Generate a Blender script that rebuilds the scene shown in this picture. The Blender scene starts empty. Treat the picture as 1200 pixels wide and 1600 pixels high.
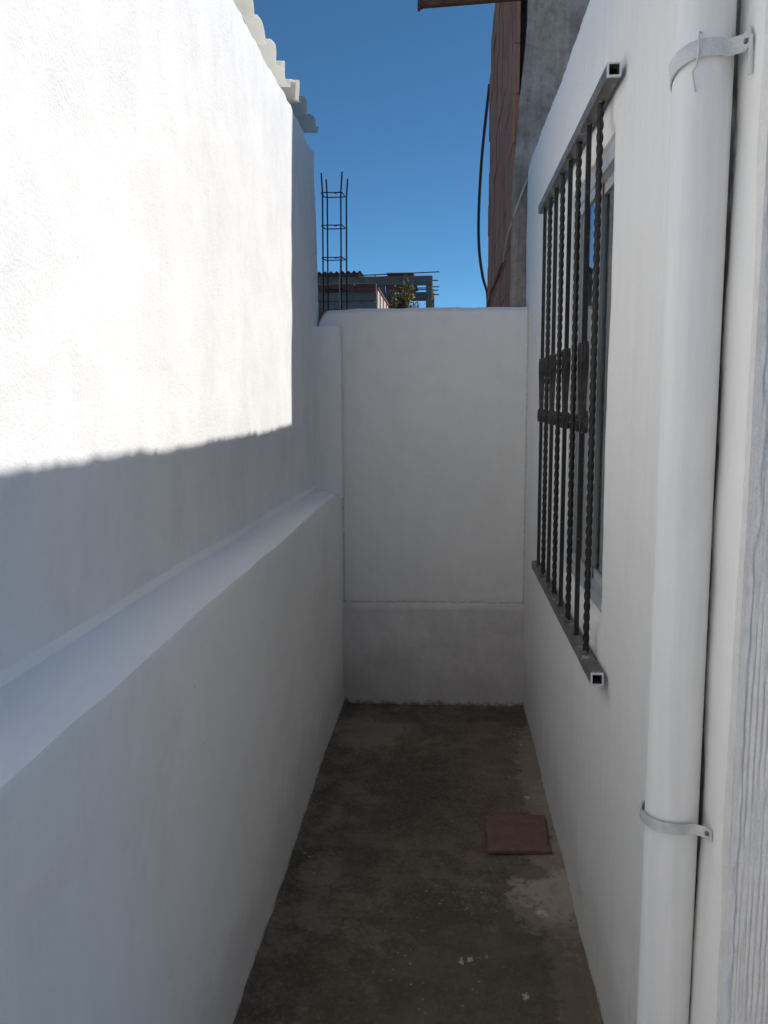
import bpy, bmesh, math, random
from mathutils import Vector, Matrix, noise
random.seed(7)
S = bpy.context.scene
COL = S.collection
R = math.radians

# ------------------------------------------------------------------ camera
cam_d = bpy.data.cameras.new('camera'); cam = bpy.data.objects.new('camera', cam_d); COL.objects.link(cam)
F = 1300.0                                   # focal length in pixels of the 1200x1600 photograph
fy = Vector((97, 180, -F)).normalized()      # the corridor direction seen from the camera
fz = Vector((-60, (97*60+F*F)/180, F)).normalized()
fx = fy.cross(fz)
rot = Matrix((fx, fy, fz))                   # camera -> world
cam.matrix_world = Matrix.Translation((0, 0, 1.6)) @ rot.to_4x4()
cam_d.sensor_fit = 'VERTICAL'; cam_d.sensor_height = 36.0; cam_d.lens = F/1600*36
cam_d.clip_start = 0.02; cam_d.clip_end = 2000
S.camera = cam

# ------------------------------------------------------------------ sky, sun, exposure
SUN = Vector((1.058, .364, 1.25)).normalized()
W = bpy.data.worlds.new('World'); S.world = W; W.use_nodes = True
wn = W.node_tree.nodes; wl = W.node_tree.links
sky = wn.new('ShaderNodeTexSky'); sky.sky_type = 'NISHITA'; sky.sun_disc = False
sky.sun_elevation = math.asin(SUN.z); sky.sun_rotation = math.atan2(SUN.x, SUN.y)
sky.altitude = 1500; sky.air_density = 0.6; sky.dust_density = 0.0; sky.ozone_density = 8.0
bg = wn['Background']; bg.inputs['Strength'].default_value = 0.135
wb = wn.new('ShaderNodeMix'); wb.data_type = 'RGBA'; wb.blend_type = 'MULTIPLY'; wb.inputs[0].default_value = 1.0   # camera white balance, the same over the whole sky
wb.inputs[7].default_value = (0.58, 0.82, 0.74, 1)
wl.new(sky.outputs['Color'], wb.inputs[6]); wl.new(wb.outputs[2], bg.inputs['Color'])
sd = bpy.data.lights.new('sun', 'SUN'); so = bpy.data.objects.new('sun', sd); COL.objects.link(so)
sd.energy = 4.0; sd.angle = R(0.53); sd.color = (1.0, 0.955, 0.895)
so.rotation_euler = SUN.to_track_quat('Z', 'Y').to_euler(); so.location = (8, 8, 12)
S.view_settings.view_transform = 'Standard'; S.view_settings.look = 'None'
S.view_settings.exposure = 0.42; S.view_settings.gamma = 1.0; S.view_settings.use_curve_mapping = False
S.render.engine = 'CYCLES'
S.cycles.max_bounces = 8; S.cycles.diffuse_bounces = 5; S.cycles.glossy_bounces = 3
S.cycles.adaptive_threshold = 0.02; S.cycles.transmission_bounces = 6; S.cycles.transparent_max_bounces = 8

# ------------------------------------------------------------------ materials
class NT:
    def __init__(s, name):
        m = bpy.data.materials.new(name); m.use_nodes = True
        s.m = m; s.t = m.node_tree; s.b = s.t.nodes['Principled BSDF']; s._c = None
    def n(s, typ, **kw):
        o = s.t.nodes.new('ShaderNode'+typ)
        for k, v in kw.items():
            if hasattr(o, k): setattr(o, k, v)
            else: s.put(o, k, v)
        return o
    def put(s, o, k, v):
        i = o.inputs[k.replace('_', ' ')] if isinstance(k, str) else o.inputs[k]
        if isinstance(v, bpy.types.NodeSocket): s.t.links.new(v, i)
        else: i.default_value = v
    @property
    def co(s):
        if s._c is None: s._c = s.n('TexCoord').outputs['Object']
        return s._c
    def world(s):
        return s.n('NewGeometry').outputs['Position']
    def map(s, scale, vec=None, loc=(0, 0, 0), rot=(0, 0, 0)):
        o = s.n('Mapping'); s.put(o, 'Vector', vec or s.co)
        o.inputs['Scale'].default_value = scale; o.inputs['Location'].default_value = loc
        o.inputs['Rotation'].default_value = rot
        return o.outputs[0]
    def noise(s, scale, detail=4, rough=.55, vec=None, dist=0):
        o = s.n('TexNoise'); s.put(o, 'Vector', vec or s.co)
        o.inputs['Scale'].default_value = scale; o.inputs['Detail'].default_value = detail
        o.inputs['Roughness'].default_value = rough; o.inputs['Distortion'].default_value = dist
        return o.outputs['Fac']
    def vor(s, scale, vec=None, feature='F1', out='Distance', rnd=1):
        o = s.n('TexVoronoi', feature=feature); s.put(o, 'Vector', vec or s.co)
        o.inputs['Scale'].default_value = scale; o.inputs['Randomness'].default_value = rnd
        return o.outputs[out]
    def ramp(s, fac, *stops, interp='LINEAR'):
        o = s.n('ValToRGB'); o.color_ramp.interpolation = interp
        e = o.color_ramp.elements
        while len(e) < len(stops): e.new(0.5)
        for k, (p, c) in zip(e, stops):
            k.position = p
            k.color = (c, c, c, 1) if isinstance(c, (int, float)) else (*c, 1)
        s.put(o, 'Fac', fac); return o.outputs['Color']
    def mix(s, fac, a, b, mode='MIX'):
        o = s.n('Mix', data_type='RGBA', blend_type=mode)
        for k, v in ((0, fac), (6, a), (7, b)):
            if isinstance(v, bpy.types.NodeSocket): s.t.links.new(v, o.inputs[k])
            elif k == 0: o.inputs[0].default_value = v
            else: o.inputs[k].default_value = (*v, 1)
        return o.outputs[2]
    def math(s, op, a, b=0.0, c=0.0):
        o = s.n('Math', operation=op)
        for k, v in ((0, a), (1, b), (2, c)): s.put(o, k, v)
        return o.outputs[0]
    def bump(s, h, strength=.4, dist=.01, prev=None):
        o = s.n('Bump'); s.put(o, 'Height', h); o.inputs['Strength'].default_value = strength
        o.inputs['Distance'].default_value = dist
        if prev: s.put(o, 'Normal', prev)
        return o.outputs[0]
    def out(s, col, rough=.8, nrm=None, metal=0.0, spec=None):
        s.put(s.b, 'Base Color', col if isinstance(col, bpy.types.NodeSocket) else (*col, 1))
        s.put(s.b, 'Roughness', rough); s.put(s.b, 'Metallic', metal)
        if nrm: s.put(s.b, 'Normal', nrm)
        if spec is not None: s.put(s.b, 'Specular IOR Level', spec)
        return s.m
    def spot(s, c, r, soft=.3, nz=None, wob=.5):
        """soft irregular blob around world point c, radius r (an xy or xyz stain with a shape of its own)"""
        d = s.n('VectorMath', operation='SUBTRACT'); s.put(d, 0, s.world()); d.inputs[1].default_value = c
        sc = s.n('VectorMath', operation='DIVIDE'); s.put(sc, 0, d.outputs[0]); sc.inputs[1].default_value = r
        ln = s.n('VectorMath', operation='LENGTH'); s.put(ln, 0, sc.outputs[0])
        v = ln.outputs['Value']
        if nz is not None: v = s.math('ADD', v, s.math('MULTIPLY', s.math('SUBTRACT', nz, .5), wob*2))
        return s.ramp(v, (max(0, 1-soft)*.5, 1.0), (.5*(1+soft), 0.0)) if False else s.math('SMOOTHSTEP' if False else 'MULTIPLY', s._sst(v, 1-soft, 1+soft), 1.0)
    def _sst(s, v, a, b):
        o = s.n('MapRange'); o.interpolation_type = 'SMOOTHSTEP'
        s.put(o, 'Value', v); o.inputs['From Min'].default_value = a; o.inputs['From Max'].default_value = b
        o.inputs['To Min'].default_value = 1; o.inputs['To Max'].default_value = 0
        return o.outputs[0]

def plaster(name, col=(.80, .80, .79), coarse=.5, fine=.5, streak=False, specks=.0, dirt=None):
    t = NT(name)
    n1 = t.noise(1.6, 3, .6); n2 = t.noise(14, 3, .65); n3 = t.noise(150, 2, .7)
    c = t.mix(t.ramp(n1, (.3, 0.), (.7, 1.)), tuple(k*.955 for k in col), col)
    c = t.mix(t.ramp(n2, (.35, 0.), (.65, .35)), c, tuple(min(1, k*1.03) for k in col))
    if streak:
        st = t.noise(1, 3, .6, vec=t.map((26, 26, 1.3)))
        c = t.mix(t.ramp(st, (.45, 0.), (.72, .55)), c, (col[0]*.90, col[1]*.92, col[2]*.93))
    if specks:
        v = t.vor(9); v2 = t.noise(3, 2)
        m = t.math('MULTIPLY', t._sst(v, .012, .035), t.ramp(v2, (.5, 0.), (.6, specks)))
        c = t.mix(m, c, (.18, .16, .14))
    if dirt: c = dirt(t, c)
    hh = t.math('MULTIPLY_ADD', n2, 5.0*coarse, t.math('MULTIPLY', n3, 1.0*fine))
    h = t.bump(hh, .6, .003)
    return t.out(c, .85, h, spec=.25)

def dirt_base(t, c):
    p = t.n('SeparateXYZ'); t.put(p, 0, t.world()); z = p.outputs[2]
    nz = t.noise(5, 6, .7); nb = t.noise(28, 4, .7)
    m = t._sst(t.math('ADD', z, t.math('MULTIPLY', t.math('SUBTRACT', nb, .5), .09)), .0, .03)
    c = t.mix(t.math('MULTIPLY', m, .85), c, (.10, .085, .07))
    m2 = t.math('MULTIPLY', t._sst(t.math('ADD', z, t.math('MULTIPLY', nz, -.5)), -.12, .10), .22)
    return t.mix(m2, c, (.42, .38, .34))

def dirt_plinth(t, c):
    nz = t.noise(3.2, 6, .65); n2 = t.noise(18, 5, .7)
    c = t.mix(t.ramp(nz, (.38, 0.), (.66, .55)), c, (.50, .455, .42))
    c = t.mix(t.ramp(n2, (.52, 0.), (.72, .35)), c, (.60, .56, .53))
    return dirt_base(t, c)

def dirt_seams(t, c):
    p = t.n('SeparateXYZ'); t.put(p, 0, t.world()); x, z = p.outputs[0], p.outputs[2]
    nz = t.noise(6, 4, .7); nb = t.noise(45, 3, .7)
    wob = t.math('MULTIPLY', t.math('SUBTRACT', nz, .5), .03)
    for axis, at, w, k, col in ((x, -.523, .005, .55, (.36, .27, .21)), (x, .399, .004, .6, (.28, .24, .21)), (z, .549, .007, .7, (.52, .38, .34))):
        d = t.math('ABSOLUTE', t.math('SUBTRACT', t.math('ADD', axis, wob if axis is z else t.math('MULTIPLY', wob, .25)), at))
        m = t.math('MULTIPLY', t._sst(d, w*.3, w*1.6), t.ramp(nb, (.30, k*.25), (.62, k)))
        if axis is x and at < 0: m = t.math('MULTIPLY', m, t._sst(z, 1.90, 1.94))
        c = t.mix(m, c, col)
    st = t.noise(1, 4, .7, vec=t.map((7, 7, .8))); n5 = t.noise(3, 4, .7, dist=.5)
    c = t.mix(t.ramp(st, (.50, 0.), (.70, .13)), c, (.66, .62, .57))
    return t.mix(t.ramp(n5, (.50, 0.), (.70, .2)), c, (.70, .665, .62))
def dirt_pipe_shade(t, c):
    """black grime and painted gap shade in the joint behind the drainpipe"""
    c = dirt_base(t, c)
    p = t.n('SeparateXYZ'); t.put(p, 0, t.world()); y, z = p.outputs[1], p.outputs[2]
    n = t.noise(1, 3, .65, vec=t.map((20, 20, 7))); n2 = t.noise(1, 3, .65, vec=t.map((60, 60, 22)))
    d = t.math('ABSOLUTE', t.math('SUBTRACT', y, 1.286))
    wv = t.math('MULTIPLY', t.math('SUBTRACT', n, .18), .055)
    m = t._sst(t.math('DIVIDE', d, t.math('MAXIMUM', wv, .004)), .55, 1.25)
    c = t.mix(t.math('MULTIPLY', m, t.ramp(n2, (.25, .45), (.5, .95))), c, (.045, .042, .04))  # dark colour carries both the grime and the shade of the gap
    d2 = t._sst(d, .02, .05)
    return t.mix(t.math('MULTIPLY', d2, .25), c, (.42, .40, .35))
def dirt_scuff(t, c):
    """thin rubbed patches, runs and hairline marks of its own on the old paint"""
    n = t.noise(2.4, 5, .68, dist=.6); st = t.noise(1, 4, .7, vec=t.map((10, 10, .7)))
    c = t.mix(t.ramp(n, (.52, 0.), (.70, .30)), c, (.70, .665, .62))
    c = t.mix(t.math('MULTIPLY', t.ramp(st, (.54, 0.), (.70, .18)), t.ramp(n, (.35, 0.), (.6, 1.))), c, (.66, .64, .61))
    return dirt_base(t, c)
def trowel(t, c):
    """older thin coat showing through in soft vertical patches"""
    n = t.noise(1, 4, .65, vec=t.map((1, 5.5, 2.6))); n2 = t.noise(26, 3, .7)
    m = t.math('MULTIPLY', t.ramp(n, (.40, 0.), (.66, 1.)), t.ramp(n2, (.3, .35), (.65, 1.)))
    return t.mix(m, c, (.735, .735, .732))
M = {}
M['left'] = plaster('white_plaster_sunny_wall', (.825, .822, .815), coarse=.20, fine=.75, dirt=trowel)
M['base'] = plaster('white_plaster_base_wall', (.915, .893, .852), coarse=.4, fine=.4, specks=.7, dirt=dirt_scuff)
M['ledge'] = plaster('white_plaster_ledge_skylit', (.93, .915, .885), coarse=.4, fine=.4, specks=.9)  # upward face lightened, skylight put into its colour
M['back'] = plaster('white_plaster_back_wall', (.905, .882, .84), coarse=.35, fine=.4, dirt=dirt_seams)
M['plinth'] = plaster('white_plaster_plinth', (.79, .75, .71), coarse=.5, fine=.5, dirt=dirt_plinth)
M['house'] = plaster('white_house_plaster', (.91, .895, .868), coarse=.35, fine=.35, streak=True, specks=.8, dirt=dirt_pipe_shade)

def mat_comb():
    t = NT('combed_stucco')
    n = t.noise(30, 5, .7); n2 = t.noise(1, 4, .6, vec=t.map((300, 300, 6)))
    c = t.mix(t.ramp(n, (.35, 0.), (.7, 1.)), (.78, .765, .735), (.88, .865, .835))
    h = t.bump(n2, .5, .004); h = t.bump(t.noise(180, 3), .5, .003, h)
    return t.out(c, .85, h, spec=.25)
M['comb'] = mat_comb()

def mat_floor():
    t = NT('stained_concrete_floor')
    n1 = t.noise(1.7, 5, .62, dist=.4); n2 = t.noise(9, 5, .7); n3 = t.noise(70, 3, .7); n4 = t.noise(260, 2, .7)
    c = t.mix(t.ramp(n1, (.34, 0.), (.66, 1.)), (0.105, 0.088, 0.066), (0.250, 0.203, 0.160))
    c = t.mix(t.ramp(n2, (.42, 0.), (.60, .75)), c, (0.085, 0.074, 0.055))
    c = t.mix(t.ramp(n3, (.45, 0.), (.75, .45)), c, (0.355, 0.294, 0.240))
    big = t.math('MULTIPLY_ADD', t.noise(24, 4, .75), .35, t.math('MULTIPLY', t.noise(6, 5, .72), .65))
    # worn light cement beside the house wall, reddish wear up the far right, moss near the mouth of the passage
    for cc, rr, k, colr in (((.345, 2.52, 0), (.13, .17, 1), .75, (0.541, 0.467, 0.399)), ((.36, 2.72, 0), (.07, .16, 1), .5, (0.487, 0.424, 0.358)),
                            ((.385, 3.3, 0), (.07, .55, 1), .7, (0.42, 0.37, 0.32)), ((.25, 3.55, 0), (.20, .5, 1), .40, (0.235, 0.170, 0.135)),
                            ((.375, 2.15, 0), (.08, .40, 1), .6, (0.361, 0.306, 0.252)), ((-.36, 3.85, 0), (.16, .22, 1), .5, (0.379, 0.323, 0.269)),
                            ((-.42, 2.62, 0), (.07, .12, 1), .4, (0.361, 0.306, 0.260)), ((.1, 2.05, 0), (.45, .4, 1), .55, (0.105, 0.094, 0.052)),
                            ((-.1, 2.9, 0), (.35, .45, 1), .25, (0.095, 0.080, 0.064)), ((.25, 4.05, 0), (.2, .09, 1), .6, (0.107, 0.089, 0.075)),
                            ((-.25, 4.02, 0), (.18, .08, 1), .55, (0.118, 0.096, 0.079)), ((.30, 2.66, 0), (.06, .05, 1), .7, (0.118, 0.096, 0.077))):
        c = t.mix(t.math('MULTIPLY', t.spot(cc, rr, .22, big, 1.6), k), c, colr)
    # paint drips: clustered white flecks of different size
    cl = t.noise(3.1, 5, .7)
    zone = t.math('MAXIMUM', t.spot((.24, 3.45, 0), (.22, .75, 1), .6, big, .8), t.math('MULTIPLY', t.spot((.12, 2.2, 0), (.30, .45, 1), .6, big, .8), .7))
    zone = t.math('MAXIMUM', zone, t.math('MULTIPLY', t.spot((-.15, 4.0, 0), (.35, .16, 1), .5, big, .8), .8))
    zone = t.math('MAXIMUM', zone, t.math('MULTIPLY', t.spot((-.48, 3.1, 0), (.05, .9, 1), .5, big, .8), .7))
    for sc, a, b, lo, hi in ((15, .05, .11, .50, .58), (42, .09, .20, .52, .60), (7, .03, .06, .50, .58)):
        v = t.math('ADD', t.vor(sc), t.math('MULTIPLY', t.math('SUBTRACT', t.noise(60, 3, .7), .5), .22))
        m = t.math('MULTIPLY', t.math('MULTIPLY', t._sst(v, a, b), zone), t.ramp(cl, (lo, 0.), (hi, .75)))
        c = t.mix(m, c, (.60, .58, .54))
    for x0, y0 in ((.05, 2.19), (.075, 2.20), (.30, 2.44), (.315, 2.43), (.22, 2.06), (.33, 3.19), (.36, 2.93)):
        c = t.mix(t.math('MULTIPLY', t.spot((x0, y0, 0), (.008, .011, 1), .4, t.noise(75, 3, .7), 2.0), .75), c, (.62, .60, .57))
    h = t.bump(t.math('MULTIPLY_ADD', n3, 2.0, n4), .5, .004)
    c = t.mix(1.0, c, (1.03, .99, .92), 'MULTIPLY')
    return t.out(c, t.ramp(n2, (.3, .72), (.7, .95)), h, spec=.3)
M['floor'] = mat_floor()

def simple(name, a, b, scale=12, rough=.7, bump=.3, metal=0., bscale=None, bd=.005, spec=None, map_scale=None):
    t = NT(name); vec = t.map(map_scale) if map_scale else None
    n = t.noise(scale, 6, .65, vec=vec)
    c = t.mix(t.ramp(n, (.33, 0.), (.67, 1.)), a, b)
    h = t.bump(t.noise(bscale or scale*5, 4, .7), bump, bd)
    return t.out(c, rough, h, metal, spec)
M['ground'] = simple('bare_earth', (.10, .085, .065), (.18, .15, .12), .8, .95)
M['paving'] = simple('bounce_paving_cement', (.15, .142, .13), (.22, .21, .195), 2.5, .9, .4)  # for the added bounce paving only
M['tile'] = simple('terracotta', (.18, .098, .074), (.235, .132, .10), 22, .75, .4)
def mat_brick():
    t = NT('old_clay_brick')
    n = t.noise(3, 4, .65); st = t.noise(1, 4, .65, vec=t.map((30, 9, 1.6))); n3 = t.noise(60, 3, .7)
    c = t.mix(t.ramp(n, (.33, 0.), (.67, 1.)), (.44, .185, .115), (.58, .29, .185))
    c = t.mix(t.ramp(st, (.42, 0.), (.62, .8)), c, (.27, .15, .12))
    c = t.mix(t.ramp(st, (.28, .55), (.40, 0.)), c, (.48, .36, .29))
    return t.out(c, .92, t.bump(t.math('ADD', n3, t.math('MULTIPLY', st, 2.0)), .6, .005), spec=.2)
M['brick'] = mat_brick()
M['brick_d'] = simple('dark_hollow_brick', (.10, .045, .036), (.16, .075, .058), 4, .9, .5, bscale=50)
M['brick2'] = simple('weathered_clay_brick', (.24, .11, .08), (.33, .17, .125), 3, .9, .5, bscale=50)
M['mortar'] = simple('grey_mortar', (.17, .155, .145), (.30, .28, .265), 8, .95, .6, bscale=60)
M['concrete'] = simple('raw_concrete', (.17, .165, .16), (.30, .29, .28), 3.5, .9, .4, bscale=50)
M['concrete_d'] = simple('weathered_dark_concrete', (.10, .095, .092), (.20, .19, .18), 2.5, .9, .4, bscale=40)
M['pink'] = simple('faded_pink_render', (.50, .38, .33), (.62, .52, .47), 3, .9, .3)
M['rust'] = simple('rusty_steel', (.09, .035, .02), (.18, .075, .045), 25, .75, .4)
M['rebar'] = simple('dark_rebar', (.035, .026, .022), (.07, .05, .04), 40, .6, .3, metal=.3)
M['cable'] = simple('black_rubber', (.012, .012, .014), (.02, .02, .022), 20, .45, .1)
M['redcord'] = simple('dark_red_cord', (.10, .02, .016), (.15, .035, .025), 20, .6, .1)
M['wire'] = simple('old_pale_wire', (.55, .50, .43), (.66, .61, .54), 20, .6, .1)
M['zinc'] = simple('old_zinc_strap', (.50, .52, .53), (.68, .69, .69), 30, .55, .35, metal=.25)
M['zinc_p'] = simple('painted_strap', (.60, .61, .61), (.74, .74, .73), 30, .7, .5)
M['alu'] = simple('aluminium_frame', (.55, .56, .57), (.62, .63, .64), 9, .45, .1, metal=.4)
M['sash'] = simple('dark_sash', (.05, .055, .06), (.08, .085, .09), 9, .4, .1, metal=.3)
M['inside'] = simple('room_paint', (.45, .43, .40), (.5, .48, .45), 2, .9, .1)
M['curtain'] = simple('curtain_cloth', (.22, .20, .18), (.30, .28, .25), 3, .95, .2)
M['stem'] = simple('bark', (.10, .07, .045), (.17, .125, .085), 20, .9, .5)
M['dark_roof'] = simple('dark_corrugated_sheet', (.07, .07, .075), (.13, .125, .12), 4, .75, .2)

def mat_front():
    t = NT('grey_unpainted_render')
    n1 = t.noise(4.5, 6, .7); n2 = t.noise(1, 5, .6, vec=t.map((18, 18, .9))); n3 = t.noise(26, 5, .75)
    c = t.mix(t.ramp(n1, (.32, 0.), (.68, 1.)), (.26, .21, .175), (.52, .43, .365))
    c = t.mix(t.ramp(n2, (.48, 0.), (.7, .5)), c, (.58, .51, .46))
    c = t.mix(t.ramp(n3, (.48, 0.), (.70, .6)), c, (.19, .145, .12))
    h = t.bump(n3, .6, .01); h = t.bump(n1, .4, .04, h)
    return t.out(c, .92, h, spec=.2)
M['front'] = mat_front()

def mat_iron(name, a, b, k, flecks=.9):
    t = NT(name)
    n = t.noise(18, 5, .65); c = t.mix(t.ramp(n, (.35, 0.), (.7, 1.)), a, b)
    v = t.vor(95); cl = t.noise(11, 3)
    m = t.math('MULTIPLY', t._sst(v, .10, .2), t.ramp(cl, (.55, 0.), (.63, flecks)))
    c = t.mix(m, c, (.62, .61, .59))
    v2 = t.noise(34, 5, .7); c = t.mix(t.ramp(v2, (.58, 0.), (.70, k)), c, (.55, .54, .52))
    return t.out(c, t.ramp(n, (.3, .38), (.7, .65)), t.bump(t.noise(120, 3), .35, .002), 0.0, .45)
M['scroll'] = mat_iron('worn_brown_iron', (.028, .025, .023), (.075, .065, .056), .12)
M['iron'] = mat_iron('black_painted_iron', (.011, .011, .012), (.026, .025, .025), .05)
M['rail'] = mat_iron('weathered_rail', (.085, .076, .067), (.19, .172, .152), .85)

def mat_pipe():
    t = NT('grey_white_pipe_paint')
    st = t.noise(1, 5, .6, vec=t.map((30, 30, 1.6))); n = t.noise(4, 5, .6)
    c = t.mix(t.ramp(st, (.38, 0.), (.66, 1.)), (.77, .778, .772), (.87, .865, .85))
    c = t.mix(t.ramp(n, (.5, 0.), (.75, .35)), c, (.60, .63, .65))
    v = t.vor(14); c = t.mix(t.math('MULTIPLY', t._sst(v, .03, .07), t.ramp(t.noise(5, 2), (.5, 0.), (.6, .6))), c, (.86, .86, .85))
    h = t.bump(st, .25, .004); h = t.bump(t.noise(60, 4), .2, .002, h)
    return t.out(c, .58, h, spec=.3)
M['pipe'] = mat_pipe()

def mat_sheet():
    t = NT('translucent_white_roof_sheet')
    n = t.noise(7, 5, .65)
    c = t.mix(t.ramp(n, (.35, 0.), (.7, 1.)), (.80, .79, .745), (.88, .87, .84))
    t.out(c, .6, t.bump(t.noise(40, 3), .15, .003), spec=.3)
    tr = t.n('BsdfTranslucent'); t.put(tr, 'Color', t.mix(.5, (.86, .845, .79), c))
    mx = t.n('MixShader'); mx.inputs[0].default_value = .62
    t.t.links.new(t.b.outputs[0], mx.inputs[1]); t.t.links.new(tr.outputs[0], mx.inputs[2])
    t.t.links.new(mx.outputs[0], t.t.nodes['Material Output'].inputs['Surface'])
    return t.m
M['sheet'] = mat_sheet()

def mat_glass():
    t = NT('window_glass')
    t.out((.75, .8, .8), .01); t.put(t.b, 'Transmission Weight', 1.0); t.put(t.b, 'IOR', 1.5)
    return t.m
M['glass'] = mat_glass()

def mat_leaf(name, a, b):
    t = NT(name); oi = t.noise(6, 3)
    c = t.mix(t.ramp(oi, (.35, 0.), (.65, 1.)), a, b); t.out(c, .6, spec=.3)
    tr = t.n('BsdfTranslucent'); t.put(tr, 'Color', c)
    mx = t.n('MixShader'); mx.inputs[0].default_value = .35
    t.t.links.new(t.b.outputs[0], mx.inputs[1]); t.t.links.new(tr.outputs[0], mx.inputs[2])
    t.t.links.new(mx.outputs[0], t.t.nodes['Material Output'].inputs['Surface'])
    return t.m
M['leaf'] = mat_leaf('olive_leaf', (.05, .075, .02), (.13, .13, .035))
M['flower'] = mat_leaf('yellow_flower', (.34, .24, .05), (.42, .33, .10))

# ------------------------------------------------------------------ builders
def obj(name, bm, mat, parent=None, smooth=False, shade=None):
    if isinstance(bm, bpy.types.Mesh): me = bm
    else:
        bmesh.ops.recalc_face_normals(bm, faces=bm.faces)
        me = bpy.data.meshes.new(name); bm.to_mesh(me); bm.free()
    if not me.materials: me.materials.append(M[mat])
    if smooth:
        for p in me.polygons: p.use_smooth = True
    o = bpy.data.objects.new(name, me); COL.objects.link(o)
    if parent: o.parent = parent; o.matrix_parent_inverse = parent.matrix_basis.inverted()
    return o
def thing(name, label, cat, loc=(0, 0, 0), group=None):
    o = bpy.data.objects.new(name, None); COL.objects.link(o); o.location = loc
    o.empty_display_size = .1
    return tag(o, label, cat, group)
def tag(o, label, cat, group=None):
    o['label'] = label; o['category'] = cat
    if group: o['group'] = group
    return o
def B(): return bmesh.new()
def box(bm, x0, x1, y0, y1, z0, z1):
    v = [bm.verts.new(p) for p in ((x0,y0,z0),(x1,y0,z0),(x1,y1,z0),(x0,y1,z0),(x0,y0,z1),(x1,y0,z1),(x1,y1,z1),(x0,y1,z1))]
    for f in ((0,3,2,1),(4,5,6,7),(0,1,5,4),(1,2,6,5),(2,3,7,6),(3,0,4,7)): bm.faces.new([v[i] for i in f])
    return v
def bevel(bm, w=.004, seg=1):
    bmesh.ops.bevel(bm, geom=list(bm.edges), offset=w, segments=seg, affect='EDGES', profile=.5)
def sweep(bm, pts, prof, closed_ends=True, up=None, twist=0.0):
    """sweep a 2D profile along points; frames by parallel transport"""
    pts = [Vector(p) for p in pts]; rings = []
    t0 = (pts[1]-pts[0]).normalized()
    n = Vector(up) if up else t0.orthogonal().normalized()
    n = (n - t0*n.dot(t0)).normalized()
    for i, p in enumerate(pts):
        t = (pts[min(i+1, len(pts)-1)]-pts[max(i-1, 0)]).normalized()
        n = (n - t*n.dot(t)).normalized(); b = t.cross(n)
        a = twist*i; ca, sa = math.cos(a), math.sin(a)
        rings.append([bm.verts.new(p + n*(u*ca-v*sa) + b*(u*sa+v*ca)) for u, v in prof])
    k = len(prof)
    for r0, r1 in zip(rings, rings[1:]):
        for i in range(k): bm.faces.new((r0[i], r0[(i+1) % k], r1[(i+1) % k], r1[i]))
    if closed_ends: bm.faces.new(rings[0][::-1]); bm.faces.new(rings[-1])
def circ(r, k=8): return [(r*math.cos(2*math.pi*i/k), r*math.sin(2*math.pi*i/k)) for i in range(k)]
def rect(w, h): return [(-w/2,-h/2),(w/2,-h/2),(w/2,h/2),(-w/2,h/2)]
def fbm(p, s, o=4): return noise.fractal(Vector(p)*s, 1.0, 2.0, o)
def span(a, b, step):
    n = max(1, round((b-a)/step)); return [a+(b-a)*i/n for i in range(n+1)]

def panel(us, vs, P, keep=lambda u, v: True, back=None):
    """closed slab: front point P(u,v), back point back(u,v); cells kept by their centre"""
    bm = B(); fr = {}; bk = {}
    def g(d, f, i, j):
        if (i, j) not in d: d[i, j] = bm.verts.new(f(us[i], vs[j]))
        return d[i, j]
    cells = set((i, j) for i in range(len(us)-1) for j in range(len(vs)-1) if keep((us[i]+us[i+1])/2, (vs[j]+vs[j+1])/2))
    for i, j in cells:
        bm.faces.new([g(fr, P, *q) for q in ((i,j),(i+1,j),(i+1,j+1),(i,j+1))])
        bm.faces.new([g(bk, back, *q) for q in ((i,j),(i,j+1),(i+1,j+1),(i+1,j))])
    for i, j in cells:
        for di, dj, a, b in ((-1,0,(i,j+1),(i,j)),(1,0,(i+1,j),(i+1,j+1)),(0,-1,(i,j),(i+1,j)),(0,1,(i+1,j+1),(i,j+1))):
            if (i+di, j+dj) not in cells:
                bm.faces.new([fr[b], fr[a], bk[a], bk[b]])
    return bm
def smooth_front(o, ang=35):
    me = o.data
    for p in me.polygons: p.use_smooth = True
    try: me.set_sharp_from_angle(angle=R(ang))
    except Exception: pass
    return o

# ------------------------------------------------------------------ ground and passage floor
XL, XU, XR, YB = -.537, -.653, .405, 4.2     # base wall, upper wall, house wall, back wall
bm = B(); g = 400
vs_ = [bm.verts.new(p) for p in ((-g,-g,-.06),(g,-g,-.06),(g,g,-.06),(-g,g,-.06))]; bm.faces.new(vs_)
o = obj('ground', bm, 'ground'); o['kind'] = 'structure'

def floor_z(x, y):
    z = .004*fbm((x, y, 0), 1.7) + .0015*fbm((x, y, 5), 14)
    e = min(x-XL, YB-y) if y < 1.1 else min(x-XL, XR-x, YB-y)
    if y > 1.1 or x < 0:
        k = max(0, 1-e/(.020+.012*fbm((x*.3, y, 2), 6)))
        z += min(1, max(0, k))**1.5*(.016+.012*fbm((x, y, 9), 9))
    return z
ys = span(-3, 1.0, .1)[:-1] + span(1.0, 4.26, .02)
xs = [XL-.04, XL-.015, XL+.004] + span(XL+.012, XR-.012, .0115) + [XR-.004, XR+.015, XR+.04] + span(.6, 5, .4)
o = obj('floor', panel(xs, ys, lambda x, y: (x, y, floor_z(x, y)), back=lambda x, y: (x, y, -.055)), 'floor'); smooth_front(o, 60)
o['kind'] = 'structure'

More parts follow.
